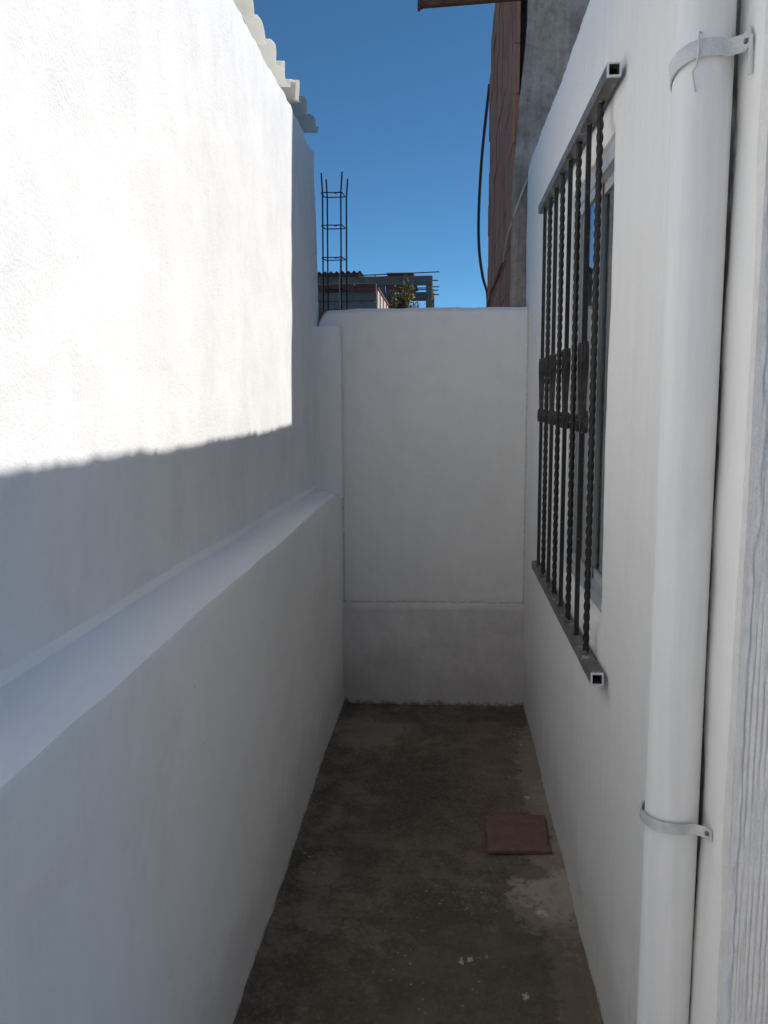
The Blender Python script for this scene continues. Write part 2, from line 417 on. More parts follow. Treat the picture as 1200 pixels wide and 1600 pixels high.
# added paving and wall behind the camera, bouncing light onto the near walls
bm = panel(span(XL-.02, 6, .25), span(-2.9, .85, .25), lambda x, y: (x, y, .012+.003*fbm((x, y, 1), 1.5)), back=lambda x, y: (x, y, -.05))
o = obj('bounce_paving', bm, 'paving'); o['kind'] = 'structure'; smooth_front(o, 60)
bm = B(); box(bm, -.8, 6.2, -3.05, -2.9, 0, 2.3); bevel(bm, .01)
o = obj('bounce_wall', bm, 'front'); tag(o, 'grey rendered wall added behind the viewer to bounce light', 'wall')
# ------------------------------------------------------------------ left boundary wall: base, sloping ledge, upper wall
lw = thing('boundary_wall', 'long white plastered boundary wall with a sloping ledge, its upper part in bright sun', 'wall', (-.7, 1, 0))
def wav(y, s=1.3, seed=0): return noise.noise(Vector((y*s, seed, .3)))
YW = span(-2.88, 1, .1)[:-1] + span(1, 4.215, .022)
def edge_out(y): return XL + .008*wav(y, 1.6, 2)+.004*wav(y, 5, 3), 1.136 + .006*wav(y, 1.1, 4)+.004*wav(y, 4, 5)
def edge_in(y): return XU+.020+.004*wav(y, 1.2, 6), 1.176 - max(0, y-1.5)*.014 + .005*wav(y, 1.5, 7)
def edge_up(y): return XU+.002*wav(y, 2, 6), edge_in(y)[1]+.026+.005*wav(y, 2.3, 8)
def base_prof(y):
    ex, ez = edge_out(y); pts = []
    for z in span(-.05, ez-.012, .03):
        d = .007*fbm((y*.8, z, 3), 1.4, 3)+.002*fbm((y, z, 3), 9, 3)
        k = max(0, min(1, (ez-z)/.5))
        pts.append((ex*(1-k)+XL*k + d*min(1, (ez-z)/.06), y, z))
    pts.append((ex-.003, y, ez-.003))
    return pts
def ledge_prof(y):
    ex, ez = edge_out(y); ix, iz = edge_in(y); ux, uz = edge_up(y)
    pts = [(ex-.003, y, ez-.003), (ex-.010, y, ez+.001)]
    for k in (.2, .4, .6, .8): pts.append((ex+(ix-ex)*k, y, ez+(iz-ez)*k + .003*fbm((y, k*.1, 4), 7)))
    pts += [(ix, y, iz), ((ix+ux)/2-.004, y, (iz+uz)/2-.006), (ux, y, uz)]
    return pts
ZU = span(0, 1, .016)
def wall_top(y): return 2.795 - .008*max(0, y-2.7) + .014*wav(y, 2.2, 11) + .010*wav(y, 9, 12)+.006*wav(y, 24, 13)
def up_end(z): return 4.30 - .11*max(0, min(1, (z-2.2)/.5)) + .02*noise.noise(Vector((0, z*4, 2))) + .012*noise.noise(Vector((0, z*15, 2)))
def upper_prof(y):
    ux, uz = edge_up(y); zt = wall_top(y); pts = []
    for k in ZU:
        z = uz+(zt-uz)*k
        yy = y if y < 3.9 else 3.9 + (y-3.9)/(4.215-3.9)*(up_end(z)-3.9)
        d = .006*fbm((yy, z, 1), 1.1, 3) + .0025*fbm((yy, z, 1), 6, 4)
        r = .025*max(0, 1-(zt-z)/.03)**2 + .03*max(0, 1-(up_end(z)-yy)/.03)**2
        pts.append((ux + .020*(z-1.2)/1.6 + d*min(1, k*12) - r, yy, z))
    return pts
def loft(prof, ys, backpts):
    bm = B(); rings = []
    for y in ys:
        p = prof(y); yy = p[-1][1]
        rings.append([bm.verts.new(q) for q in p] + [bm.verts.new((q[0], p[0][1], q[1]) if q[1] < p[len(p)//2][2] else (q[0], yy, q[1])) for q in backpts])
    k = len(rings[0])
    for a, b in zip(rings, rings[1:]):
        for i in range(k): bm.faces.new((a[i], a[(i+1) % k], b[(i+1) % k], b[i]))
    bm.faces.new(rings[0]); bm.faces.new(rings[-1][::-1])
    return bm
smooth_front(obj('base_wall', loft(base_prof, YW, [(-.80, 1.10), (-.80, -.05)]), 'base', lw), 40)
smooth_front(obj('ledge', loft(ledge_prof, YW, [(-.78, 1.20), (-.78, 1.118), (-.70, 1.118)]), 'ledge', lw), 40)
smooth_front(obj('upper_wall', loft(upper_prof, YW, [(-.80, 2.77), (-.80, 1.18)]), 'left', lw), 40)
# short pier standing on the far end of the ledge
def pier_P(x, z):
    r = max(0, 1-(1.945-z)/.02)**2*.012
    return (x + .004*wav(z, 4, 1), 4.105 + .03*(x+.53) + .004*fbm((x, z, 8), 4) + r, z)
bm = panel(span(-.665, -.520, .012), span(1.10, 1.945, .02), pier_P, back=lambda x, z: (x, 4.24, z))
smooth_front(obj('pier', bm, 'base', lw), 40)
# broken brick ends at the raw far edge of the wall
bm = B()
for z in (2.72, 2.30, 1.86, 1.93):
    box(bm, -.79, -.675, 4.20, 4.305+random.uniform(0, .02), z-.03, z+.03)
bevel(bm, .006)
obj('broken_brick', bm, 'brick', lw)

# translucent corrugated roof over that wall
rf = thing('corrugated_roof', 'cream translucent corrugated roofing along the top of the sunlit wall', 'roof', (-1.5, 2, 2.8))
def sheet_mesh(y0, y1, zb, ph, x1):
    bm = B(); pitch = .20; ys_ = span(y0, y1, .012); xs_ = span(-3.2, x1, .25)
    def zz(x, y):
        u = ((y+ph)/pitch) % 1.0; w = .5-.5*math.cos(2*math.pi*u); w = w*w*(3-2*w)
        return zb + (.040+.022*wav(y, 1.9, 23))*w + .006*wav(y, 11, 25) + (x+.56)*-.06 + .004*wav(y, 3, 20)
    top = [[bm.verts.new((x + (.016*wav(y, 13, 21) if x == xs_[-1] else 0), y, zz(x, y)+.004)) for y in ys_] for x in xs_]
    bot = [[bm.verts.new((x + (.016*wav(y, 13, 21) if x == xs_[-1] else 0), y, zz(x, y))) for y in ys_] for x in xs_]
    n, m = len(xs_), len(ys_)
    for i in range(n-1):
        for j in range(m-1):
            bm.faces.new((top[i][j], top[i+1][j], top[i+1][j+1], top[i][j+1])); bm.faces.new((bot[i][j], bot[i][j+1], bot[i+1][j+1], bot[i+1][j]))
    for j in range(m-1):
        bm.faces.new((top[-1][j], bot[-1][j], bot[-1][j+1], top[-1][j+1])); bm.faces.new((top[0][j], top[0][j+1], bot[0][j+1], bot[0][j]))
    for i in range(n-1):
        bm.faces.new((top[i][0], bot[i][0], bot[i+1][0], top[i+1][0])); bm.faces.new((top[i][-1], top[i+1][-1], bot[i+1][-1], bot[i][-1]))
    return bm
for y0, y1, zb, x1 in ((-2.4, .66, 2.795, -.605), (.58, 2.06, 2.801, -.60), (1.98, 3.60, 2.795, -.612), (3.50, 4.06, 2.802, -.595)):
    smooth_front(obj('roof_sheet', sheet_mesh(y0, y1, zb, .02, x1), 'sheet', rf), 50)

# ------------------------------------------------------------------ back wall
bw = thing('back_wall', 'white plastered wall closing the far end of the passage, with a low plinth', 'wall', (-.1, 4.3, 0))
def back_top(x):
    z = 2.036 + .006*wav(x, 3, 31) + .004*wav(x, 11, 32)
    e = x+.635
    return z - max(0, 1-e/.05)**2*.05 - max(0, 1-e/.2)*.012
BX = span(-.635, XR+.012, .014); BZ = span(0, 1, .012)
def back_P(x, k):
    z0, z1 = .53, back_top(x); z = z0+(z1-z0)*k
    d = .006*fbm((x, z, 20), 1.6, 3)+.0018*fbm((x, z, 20), 9, 3)
    r = .02*max(0, 1-(z1-z)/.022)**2
    groove = .006*max(0, 1-abs(z-(.547+.004*wav(x, 3, 35)))/.014)
    return (x, YB + d + r + groove, z)
smooth_front(obj('wall_panel', panel(BX, BZ, back_P, back=lambda x, k: (x, YB+.13, .53+(back_top(x)-.53)*k)), 'back', bw), 40)
def plinth_P(x, z):
    d = .008*fbm((x, z, 24), 2.2, 4)+.0025*fbm((x, z, 24), 10, 3)
    r = .010*max(0, 1-(.540-z)/.02)**2
    return (x, YB - .010 + d + r - .006*(1-z/.54), z + (.004*wav(x, 4, 36) if z > .5 else 0))
smooth_front(obj('plinth', panel(span(-.56, XR+.012, .014), span(-.05, .540, .014), plinth_P, back=lambda x, z: (x, YB+.128, z)), 'plinth', bw), 40)

# ------------------------------------------------------------------ house on the right
hs = thing('house', 'white plastered single storey house with a barred window along the right of the passage', 'house', (2.4, 2.8, 0))
Y0, Y1, ZT = 1.17, 4.43, 2.745
WY0, WY1, WZ0, WZ1 = 2.165, 2.89, 1.005, 2.245
def house_top(y): return ZT + .003*wav(y, 1.3, 41)+.003*wav(y, 6, 42)+.004*wav(y, 18, 43)+.005*wav(y, 45, 44)
HY = span(Y0, WY0, .024)[:-1] + span(WY0, WY1, .024)[:-1] + span(WY1, Y1, .024)
HZ = [-.05] + span(.0, WZ0, .026)[:-1] + span(WZ0, WZ1, .026)[:-1] + span(WZ1, ZT, .022)
def house_P(y, z):
    zt = house_top(y); zz = z + (zt-ZT)*max(0, (z-2.5)/(ZT-2.5))
    d = .006*fbm((y, z, 50), 1.2, 3) + .0016*fbm((y, z, 50), 8, 3)
    d += .012*max(0, 1-(ZT-z)/.025)**2 + .008*max(0, 1-(y-Y0)/.012)**2
    dx = max(WY0-y, y-WY1, 0); dz = max(WZ0-z, z-WZ1, 0); e = math.hypot(dx, dz)
    d += .010*max(0, 1-e/.02)**2
    jy = y
    if e < .005 and WZ0-.01 < z < WZ1+.01: jy += .006*noise.noise(Vector((z*7, y, 3)))
    if abs(y-Y0) < 1e-6: jy += .006*noise.noise(Vector((z*6, 1, 3)))+.003*noise.noise(Vector((z*25, 1, 3)))
    if y > Y1-1e-6: jy += .014*noise.noise(Vector((z*5, 4, 3)))
    return (XR + d, jy, zz)
inside_open = lambda y, z: WY0 < y < WY1 and WZ0 < z < WZ1
bm = panel(HY, HZ, house_P, keep=lambda y, z: not inside_open(y, z), back=lambda y, z: (XR+.17, y, min(z, 2.72)))
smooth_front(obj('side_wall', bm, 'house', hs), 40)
# combed stucco on the end wall that faces the yard: real furrows
CX = [XR+.0+k for k in (.004, .008)] + span(XR+.012, XR+.42, .00135) + [XR+.8, XR+1.6, XR+2.6, 4.4]
def comb_P(x, z):
    ex = XR + .016 + .010*noise.noise(Vector((z*3, 7, 0))) + .007*noise.noise(Vector((z*17, 7, 0))) + .003*noise.noise(Vector((z*60, 7, 0)))
    k = max(0, min(1, (x-ex)/.004))
    xx = x + .0018*noise.noise(Vector((z*3.5, x*6, 1))) + .0012*noise.noise(Vector((z*25, x*30, 1)))
    ph = xx/.0080
    w = abs((ph % 1)-.5)*2
    amp = .0040*(.75+1.2*noise.noise(Vector((math.floor(ph)*1.7, z*6, 3))))*max(.15, min(1, .75+1.6*noise.noise(Vector((x*14, z*4, 31)))))
    g_ = amp*w**1.6 + .0014*noise.noise(Vector((x*160, z*110, 5))) + .0012*noise.noise(Vector((x*200, z*12, 6)))
    lip = -.0016*max(0, 1-abs(x-ex)/.004)*(.6+noise.noise(Vector((z*30, 3, 9))))
    return (x, Y0 - .015 + k*(.0012+g_) + lip, z)
CZ = [-.05, 0., .3] + span(.45, 2.15, .011) + [2.4, 2.73]
bm = panel(CX, CZ, comb_P, back=lambda x, z: (x, Y0+.15, z))
smooth_front(obj('end_wall', bm, 'comb', hs), 55)
bm = B(); box(bm, XR+.18, 4.4, Y1-.16, Y1, -.05, 2.72); obj('rear_wall', bm, 'house', hs)
bm = B(); box(bm, 4.25, 4.4, Y0+.16, Y1-.17, -.05, 2.72); obj('far_wall', bm, 'house', hs)
bm = B(); box(bm, XR+.175, 4.2, Y0+.155, Y1-.165, 2.52, 2.66); obj('roof', bm, 'concrete', hs)
bm = B(); box(bm, XR+.30, 4.2, Y0+.16, Y1-.17, -.05, .02); obj('room_floor', bm, 'inside', hs)
# window set into the opening
XG = XR+.040
win = obj('window', (lambda b: (box(b, XG-.022, XG+.028, WY0-.01, WY0+.045, WZ0-.01, WZ1+.01), box(b, XG-.022, XG+.028, WY1-.045, WY1+.01, WZ0-.01, WZ1+.01),
     box(b, XG-.0215, XG+.0275, WY0+.045, WY1-.045, WZ0-.01, WZ0+.045), box(b, XG-.0215, XG+.0275, WY0+.045, WY1-.045, WZ1-.045, WZ1+.01), b)[-1])(B()), 'alu', hs)
ym = 2.54
for a, b_, dx in ((WY0+.046, ym+.02, .012), (ym-.02, WY1-.046, -.010)):
    bm = B(); x0, x1 = XG+dx-.009, XG+dx+.009; za, zb = WZ0+.046, WZ1-.046
    box(bm, x0, x1, a, a+.024, za, zb); box(bm, x0, x1, b_-.024, b_, za, zb)
    box(bm, x0+.0006, x1-.0006, a+.024, b_-.024, za, za+.03); box(bm, x0+.0006, x1-.0006, a+.024, b_-.024, zb-.03, zb)
    obj('sash', bm, 'alu', win)
    bm = B(); box(bm, XG+dx-.0025, XG+dx+.0025, a+.016, b_-.016, za+.02, zb-.02); obj('pane', bm, 'glass', win)
bm = panel(span(WY0-.2, WY1+.2, .02), [.9, 2.35], lambda y, z: (XR+.26+.018*math.sin(y*52)+.01*wav(y, 6, 60), y, z), back=lambda y, z: (XR+.264+.018*math.sin(y*52)+.01*wav(y, 6, 60), y, z))
smooth_front(obj('curtain', bm, 'curtain', win), 60)
bm = panel(span(WY0+.002, WY1-.002, .03), span(XR+.012, XG-.024, .02), lambda y, x: (x, y, WZ0+.012+.10*(x-XR-.01)+.002*fbm((x, y, 1), 6)), back=lambda y, x: (x, y, WZ0+.001))
smooth_front(obj('sill', bm, 'house', win), 40)

# ------------------------------------------------------------------ window grille
gr = thing('window_grille', 'black iron window grille of plain and twisted bars with scrolls, on the house wall', 'window grille', (.38, 2.75, .9))
XB = .377
def tube_mesh(y0, y1, z, s=.030, w=.0035):
    bm = B(); a, b = s/2, s/2-w; ring = []
    n = 24
    for i in range(n+1):
        y = y0+(y1-y0)*i/n; j = .0012*wav(y, 9, z)
        ring.append([[bm.verts.new((XB+cx*r+j, y, z+cz*r+j)) for cx, cz in ((-1,-1),(1,-1),(1,1),(-1,1))] for r in (a, b)])
    for p, q in zip(ring, ring[1:]):
        for k in range(4):
            bm.faces.new((p[0][k], p[0][(k+1)%4], q[0][(k+1)%4], q[0][k])); bm.faces.new((p[1][k], q[1][k], q[1][(k+1)%4], p[1][(k+1)%4]))
    for e in (ring[0], ring[-1]):
        for k in range(4): bm.faces.new((e[0][k], e[0][(k+1)%4], e[1][(k+1)%4], e[1][k]))
    return bm
ZLO, ZHI = .902, 2.332
obj('rail', tube_mesh(2.035, 3.475, ZHI), 'rail', gr); obj('rail', tube_mesh(2.025, 3.47, ZLO), 'rail', gr)
obj('paint_rim', tube_mesh(2.033, 2.041, ZHI, .0312, .0040), 'zinc_p', gr); obj('paint_rim', tube_mesh(2.023, 2.030, ZLO, .0312, .0040), 'zinc_p', gr)
zz0, zz1 = ZLO+.0145, ZHI-.0145
bm = B(); sweep(bm, [(0, 0, zz0+(zz1-zz0)*i/4) for i in range(5)], rect(.0125, .0125), up=(1, 0, 0)); plain = None
tb = B(); NTW = 300; prof = [(-.0062,-.0062),(0,-.0044),(.0062,-.0062),(.0044,0),(.0062,.0062),(0,.0044),(-.0062,.0062),(-.0044,0)]
sweep(tb, [(0, 0, zz0+(zz1-zz0)*i/NTW) for i in range(NTW+1)], prof, up=(1, 0, 0), twist=math.pi/2/(.029/((zz1-zz0)/NTW)))
def scroll_mesh(sgn):
    pts = []
    # small bottom curl, then the long tear-shaped loop that hooks back in at its top
    for i in range(30):
        a = R(-300 + 480*i/29); rr = .012 + .019*i/29
        pts.append((.040+rr*math.cos(a), 1.520+rr*math.sin(a)))
    tail = [(.010, 1.545), (.010, 1.575), (.020, 1.615), (.032, 1.66), (.043, 1.695), (.046, 1.718), (.041, 1.738), (.030, 1.748), (.018, 1.742), (.009, 1.725), (.009, 1.706), (.018, 1.694), (.028, 1.698), (.031, 1.710)]
    cyl = [p for p in pts]
    allp = cyl + tail
    # smooth once
    for _ in range(2):
        q = [allp[0]]
        for p0, p1 in zip(allp, allp[1:]): q += [(.75*p0[0]+.25*p1[0], .75*p0[1]+.25*p1[1]), (.25*p0[0]+.75*p1[0], .25*p0[1]+.75*p1[1])]
        allp = q+[allp[-1]]
        allp = allp[::1]
    bm = B(); sweep(bm, [(0, sgn*y, z) for y, z in allp[::2]], rect(.0125, .0030), up=(1, 0, 0))
    return bm
mp = bpy.data.meshes.new('bar'); bm.to_mesh(mp); bm.free(); mp.materials.append(M['iron'])
bmesh.ops.recalc_face_normals(tb, faces=tb.faces)
mt = bpy.data.meshes.new('twisted_bar'); tb.to_mesh(mt); tb.free(); mt.materials.append(M['iron'])
for p in mt.polygons: p.use_smooth = True
scm = []
for sg in (-1, 1):
    b = scroll_mesh(sg); bmesh.ops.recalc_face_normals(b, faces=b.faces)
    m_ = bpy.data.meshes.new('scroll'); b.to_mesh(m_); b.free(); m_.materials.append(M['scroll']); scm.append(m_)
for k in range(8):
    y = 3.363 - k*.1663
    o = obj('bar' if k % 2 == 0 else 'twisted_bar', mp if k % 2 == 0 else mt, 'iron', gr)
    o.location = (XB-gr.location.x*0, y, 0); o.matrix_parent_inverse = gr.matrix_basis.inverted()
    if k % 2 == 0:
        for q in (0, 1):
            s_ = obj('scroll', scm[q], 'iron', gr); s_.location = (XB-.001*q, y+(.0085 if q else -.0085), 0)
bm = B()
for k in range(8):
    y = 3.363 - k*.1663
    for z in (zz0+.001, zz1-.001):
        for q in range(3):
            c = Vector((XB+random.uniform(-.009, .009), y+random.uniform(-.012, .012), z))
            bmesh.ops.create_icosphere(bm, subdivisions=1, radius=random.uniform(.005, .008), matrix=Matrix.Translation(c))
obj('weld_bead', bm, 'rail', gr)['kind'] = 'stuff'

# ------------------------------------------------------------------ drain pipe
PX, PY, PR = XR-.0465, 1.273, .0405
dp = thing('downpipe', 'grey white round drainpipe strapped to the house wall', 'pipe', (PX, PY, 0))
bm = B(); zs = span(.0, 3.4, .05)
k = 40; rings = []
for z in zs:
    ox, oy = .002*wav(z, .8, 71), .003*wav(z, .7, 72)
    rings.append([bm.verts.new((PX+ox+PR*math.cos(2*math.pi*i/k), PY+oy+PR*math.sin(2*math.pi*i/k), z)) for i in range(k)])
for a, b in zip(rings, rings[1:]):
    for i in range(k): bm.faces.new((a[i], a[(i+1)%k], b[(i+1)%k], b[i]))
bm.faces.new(rings[0]); bm.faces.new(rings[-1])
smooth_front(obj('pipe', bm, 'pipe', dp), 40)
def strap(z, tilt, w, mat, gap, tab):
    """flat band round the front of the pipe, its ears nailed to the wall"""
    bm = B(); pts = []; r = PR+.0025+gap
    pts += [(XR-.004, PY-r-tab, z), (XR-.004, PY-r-.012, z), (XR-.008, PY-r-.003, z)]
    for i in range(21):
        a = R(-62 - 236*i/20)
        pts.append((PX+r*math.cos(a), PY+r*math.sin(a), z))
    pts += [(XR-.008, PY+r+.003, z), (XR-.004, PY+r+.012, z), (XR-.004, PY+r+.04, z)]
    pts = [(x, y, zz+(PY-y)*tilt + .0015*noise.noise(Vector((x*60, y*60, z)))) for x, y, zz in pts]
    sweep(bm, pts, rect(w, .0022), up=(0, 0, 1))
    return bm
st1 = smooth_front(obj('strap', strap(.940, .0, .0165, 'zinc', .003, .018), 'zinc', dp), 50)
st2 = smooth_front(obj('strap', strap(2.052, .36, .027, 'zinc_p', .001, .018), 'zinc_p', dp), 50)
st2['label'] = 'wide upper strap daubed with white paint'
bm = B(); box(bm, XR-.0065, XR-.0025, PY-PR-.028, PY-PR-.020, 2.022, 2.072); bevel(bm, .001)
obj('strap_end', bm, 'zinc_p', st2)
for st_, zq, yq in ((st1, .940, PY-PR-.014), (st2, 2.068, PY-PR-.013)):
    bm = B(); bmesh.ops.create_cone(bm, cap_ends=True, segments=10, radius1=.0045, radius2=.003, depth=.004, matrix=Matrix.Translation((XR-.0075, yq, zq)) @ Matrix.Rotation(R(-90), 4, 'Y'))
    obj('screw', bm, 'rail', st_)
bm = B()
yw = PY-(PR+.004)*.90; xw = PX-(PR+.004)*.45
sweep(bm, [(xw+.004, yw, 2.086), (xw+.001, yw-.004, 2.086), (xw, yw-.005, 2.074), (xw, yw-.0055, 2.059), (xw-.002, yw-.005, 2.042), (xw-.006, yw-.003, 2.036), (xw-.005, yw-.003, 2.026), (xw-.003, yw-.002, 2.019), (xw-.001, yw-.003, 2.010)], circ(.0015, 6))
obj('tie_wire', bm, 'zinc_p', st2, smooth=True)

# round plastered plug low on the house wall
bm = B(); bmesh.ops.create_cone(bm, cap_ends=True, segments=28, radius1=.05, radius2=.046, depth=.008, matrix=Matrix.Translation((XR+.001, 2.33, .12)) @ Matrix.Rotation(R(-90), 4, 'Y'))
obj('plastered_plug', bm, 'zinc_p', hs)

# ------------------------------------------------------------------ terracotta tile on the floor
bm = B(); crn = [(.152, 2.753), (.370, 2.770), (.381, 3.022), (.156, 3.000)]; v = []
for q in range(4):
    (ax, ay), (bx_, by_) = crn[q], crn[(q+1) % 4]
    for k in range(14):
        u = k/14; j_ = .0022*noise.noise(Vector((q*9+u*11, 3, 1)))-(.006 if (q == 1 and k in (0, 1)) or (q == 3 and k == 6) else 0)
        nx, ny = (ay-by_), (bx_-ax); L_ = math.hypot(nx, ny)
        v.append(bm.verts.new((ax+(bx_-ax)*u+nx/L_*-j_*-1, ay+(by_-ay)*u+ny/L_*-j_*-1, 0)))
f_ = bm.faces.new(v); ex = bmesh.ops.extrude_face_region(bm, geom=[f_])
for e in ex['geom']:
    if isinstance(e, bmesh.types.BMVert): e.co.z = .016
bevel(bm, .003)
o = obj('floor_tile', bm, 'tile'); o.location.z = .004
tag(o, 'dark red terracotta tile lying on the stained floor near the house wall', 'tile')

# ------------------------------------------------------------------ unfinished brick building behind the house
bb = thing('brick_building', 'tall unfinished building with a red brick side and grey rendered front behind the house', 'building', (2.5, 6, 0))
BXL, BYF, BYE, BH, BXR = .335, 4.50, 7.02, 6.6, 2.2
def end_y(z): return max(5.3, BYE - 3.6*max(0, z-4.05)) + .04*noise.noise(Vector((0, z*5, 1)))
bm = B(); zc = 1.2; row = 0
while zc < BH-.1:
    y = BYF - (.15 if row % 2 else 0)
    while y < end_y(zc):
        a, b_ = max(y, BYF), min(y+.29, end_y(zc)+random.uniform(-.03, .05))
        if b_-a > .04:
            dx = random.uniform(-.004, .004)
            box(bm, BXL+dx, BXL+.03, a+.004, b_-.004, zc+.004, zc+.236)
        y += .30
    zc += .24; row += 1
bevel(bm, .002)
o = obj('brick_courses', bm, 'brick', bb); o['kind'] = 'stuff'
bm = panel(span(0, 1, .25), span(0, BH, .2), lambda u, z: (BXL+.005, BYF+.012+(end_y(z)-.02-BYF-.012)*u, z), back=lambda u, z: (BXL+.028, BYF+.012+(end_y(z)-.02-BYF-.012)*u, z))
obj('side_wall', bm, 'mortar', bb)
# grey front: a rendered skin whose left edge is broken back from the brick towards the top
def front_edge(z): return BXL-.004 + .062*max(0, min(1, (z-2.65)/.75))+ .006*noise.noise(Vector((z*5, 2, 2))) + .004*noise.noise(Vector((z*19, 2, 2)))
def right_edge(z): return BXR - .30*max(0, min(1, (z-4.8)/1.3)) + .03*noise.noise(Vector((z*4, 5, 2)))+.015*noise.noise(Vector((z*14, 5, 2)))
bm = panel(span(0, 1, .0125), span(0, BH, .03), lambda u, z: (front_edge(z)+(right_edge(z)-front_edge(z))*u**2, BYF-.045+.004*fbm((u*3, z, 3), 3)+.003*fbm((u*u*4, z, 3), 16)+(.004 if abs(u-.15) < .007 else 0), z), back=lambda u, z: (front_edge(z)+(right_edge(z)-front_edge(z))*u**2, BYF-.012, z))
smooth_front(obj('front_wall', bm, 'front', bb), 50)
bm = B(); box(bm, BXL+.032, BXR-.55, BYF+.12, BYF+.24, 0, BH); obj('front_core', bm, 'concrete_d', bb)
bm = B(); box(bm, BXR-.69, BXR-.55, BYF+.245, BYE-.4, 0, BH); obj('far_wall', bm, 'brick2', bb)
bm = B(); box(bm, BXL+.15, BXR-.70, BYE-.55, BYE-.4, 0, BH); obj('rear_wall', bm, 'brick2', bb)
bm = B(); box(bm, BXL-.01, BXR-.5, BYF-.03, BYE-.3, BH+.003, BH+.18); obj('roof', bm, 'concrete', bb)

# rusty steel bracket sticking out of the gap
sb = thing('steel_bracket', 'rusty steel bracket sticking out from the brick building against the sky', 'steel bracket', (.38, 4.47, 3.66))
def ubar(bm, p, q, w, h):
    sweep(bm, [p, q], rect(h, w), up=(0, 0, 1))
bm = B(); ubar(bm, (.41, 4.49, 3.572), (-.125, 4.49, 3.552), .04, .026); bevel(bm, .003); obj('lower_bar', bm, 'rust', sb)
bm = B(); ubar(bm, (.41, 4.49, 3.76), (-.13, 4.49, 3.74), .04, .026); bevel(bm, .003); obj('upper_bar', bm, 'rust', sb)
bm = B(); box(bm, -.150, -.124, 4.47, 4.51, 3.535, 3.80); bevel(bm, .003); obj('end_post', bm, 'rust', sb)
bm = B(); sweep(bm, [(-.138, 4.4695, 3.548), (-.144, 4.4695, 3.520)], rect(.012, .040), up=(1, 0, 0)); obj('foot', bm, 'rust', sb)

def tube_thing(name, pts, r, mat, label, cat, parent=None):
    # Catmull-Rom through the points
    P_ = [Vector(p) for p in pts]; P_ = [P_[0]*2-P_[1]] + P_ + [P_[-1]*2-P_[-2]]; out = []
    for i in range(1, len(P_)-2):
        for k in range(8):
            t = k/8; a, b, c, d = P_[i-1:i+3]
            out.append(.5*((2*b)+(c-a)*t+(2*a-5*b+4*c-d)*t*t+(3*b-a-3*c+d)*t**3))
    out.append(P_[-2])
    bm = B(); sweep(bm, out, circ(r, 7)); o = obj(name, bm, mat, parent, smooth=True)
    return tag(o, label, cat) if label else o
tube_thing('black_cable', [(.336, 7.06, 4.06), (.328, 7.10, 3.98), (.285, 7.12, 3.55), (.262, 7.12, 3.10), (.268, 7.12, 2.80), (.30, 7.12, 2.58), (.338, 7.10, 2.44), (.34, 7.07, 2.25)], .013, 'cable', 'thick black cable bowing out from the far edge of the brick wall', 'cable')
tube_thing('thin_wire', [(.412, 4.442, 2.70), (.400, 4.442, 2.672), (.372, 4.44, 2.60), (.347, 4.43, 2.53), (.322, 4.62, 2.44), (.318, 4.80, 2.368), (.316, 4.84, 2.345)], .0048, 'wire', 'thin pale wire hanging in front of the grey and brick walls', 'wire')
tube_thing('dark_cord', [(.317, 4.84, 2.348), (.316, 5.0, 2.352), (.320, 5.6, 2.345), (.316, 6.1, 2.325), (.318, 6.6, 2.30), (.322, 6.9, 2.25)], .008, 'redcord', 'dark red cord sagging along the red brick wall below the pale wire', 'cord')

# ------------------------------------------------------------------ rebar column behind the back wall
rc = thing('rebar_column', 'bare steel rebar column cage with square ties rising behind the back wall', 'rebar cage', (-.71, 5.45, 0))
CORN = [(-.779, 5.38, 2.985), (-.664, 5.38, 2.99), (-.770, 5.53, 2.985), (-.647, 5.53, 2.985)]
for i, (x, y, zt) in enumerate(CORN):
    bm = B(); lean = .012
    sweep(bm, [(x-.012, y, 0), (x-.006, y, 1.2), (x, y, 2.4), (x+.004, y, zt-.12), (x+.004+(.010 if i % 2 else -.006), y, zt)], circ(.0050, 7)); obj('bar', bm, 'rebar', rc, smooth=True)
for q in range(14):
    z = 2.865 - q*.196; s_ = -.006*(2.4-z)/1.2
    bm = B(); x0, x1, y0, y1 = -.786+s_, -.654+s_, 5.37, 5.54; r = .018; pts = []
    for cx, cy, a0 in ((x1-r, y0+r, -90), (x1-r, y1-r, 0), (x0+r, y1-r, 90), (x0+r, y0+r, 180)):
        for k in range(5): pts.append((cx+r*math.cos(R(a0+22.5*k)), cy+r*math.sin(R(a0+22.5*k)), z+.012*((cy-y0)/.17)))
    pts.append((x1-r-.01, y0, z)); pts = [(x0+.05+.02, y0-.001, z-.004)] + [(x1-r-.03, y0-.001, z-.004)] + pts + [(x1-.045, y0+.035, z+.003)]
    sweep(bm, pts[1:], circ(.0037, 6)); obj('stirrup', bm, 'rebar', rc, smooth=True)

tube_thing('hanging_string', [(-.667, 5.362, 2.48), (-.668, 5.36, 2.40), (-.672, 5.36, 2.30), (-.670, 5.36, 2.20), (-.672, 5.36, 2.10)], .0028, 'wire', 'thin pale string hanging down inside the rebar column', 'string')

# raw brick stub between the left wall and the back wall
bs = thing('brick_stub', 'rough red brick stub in the gap behind the back wall beside the sunlit wall', 'brick stub', (-.70, 4.45, 0))
for k in range(13):
    bm = B(); box(bm, -.76+random.uniform(-.01, .01), -.618+random.uniform(-.008, .008), 4.36, 4.60, k*.158, k*.158+.145); bevel(bm, .008)
    obj('brick', bm, 'brick2', bs)

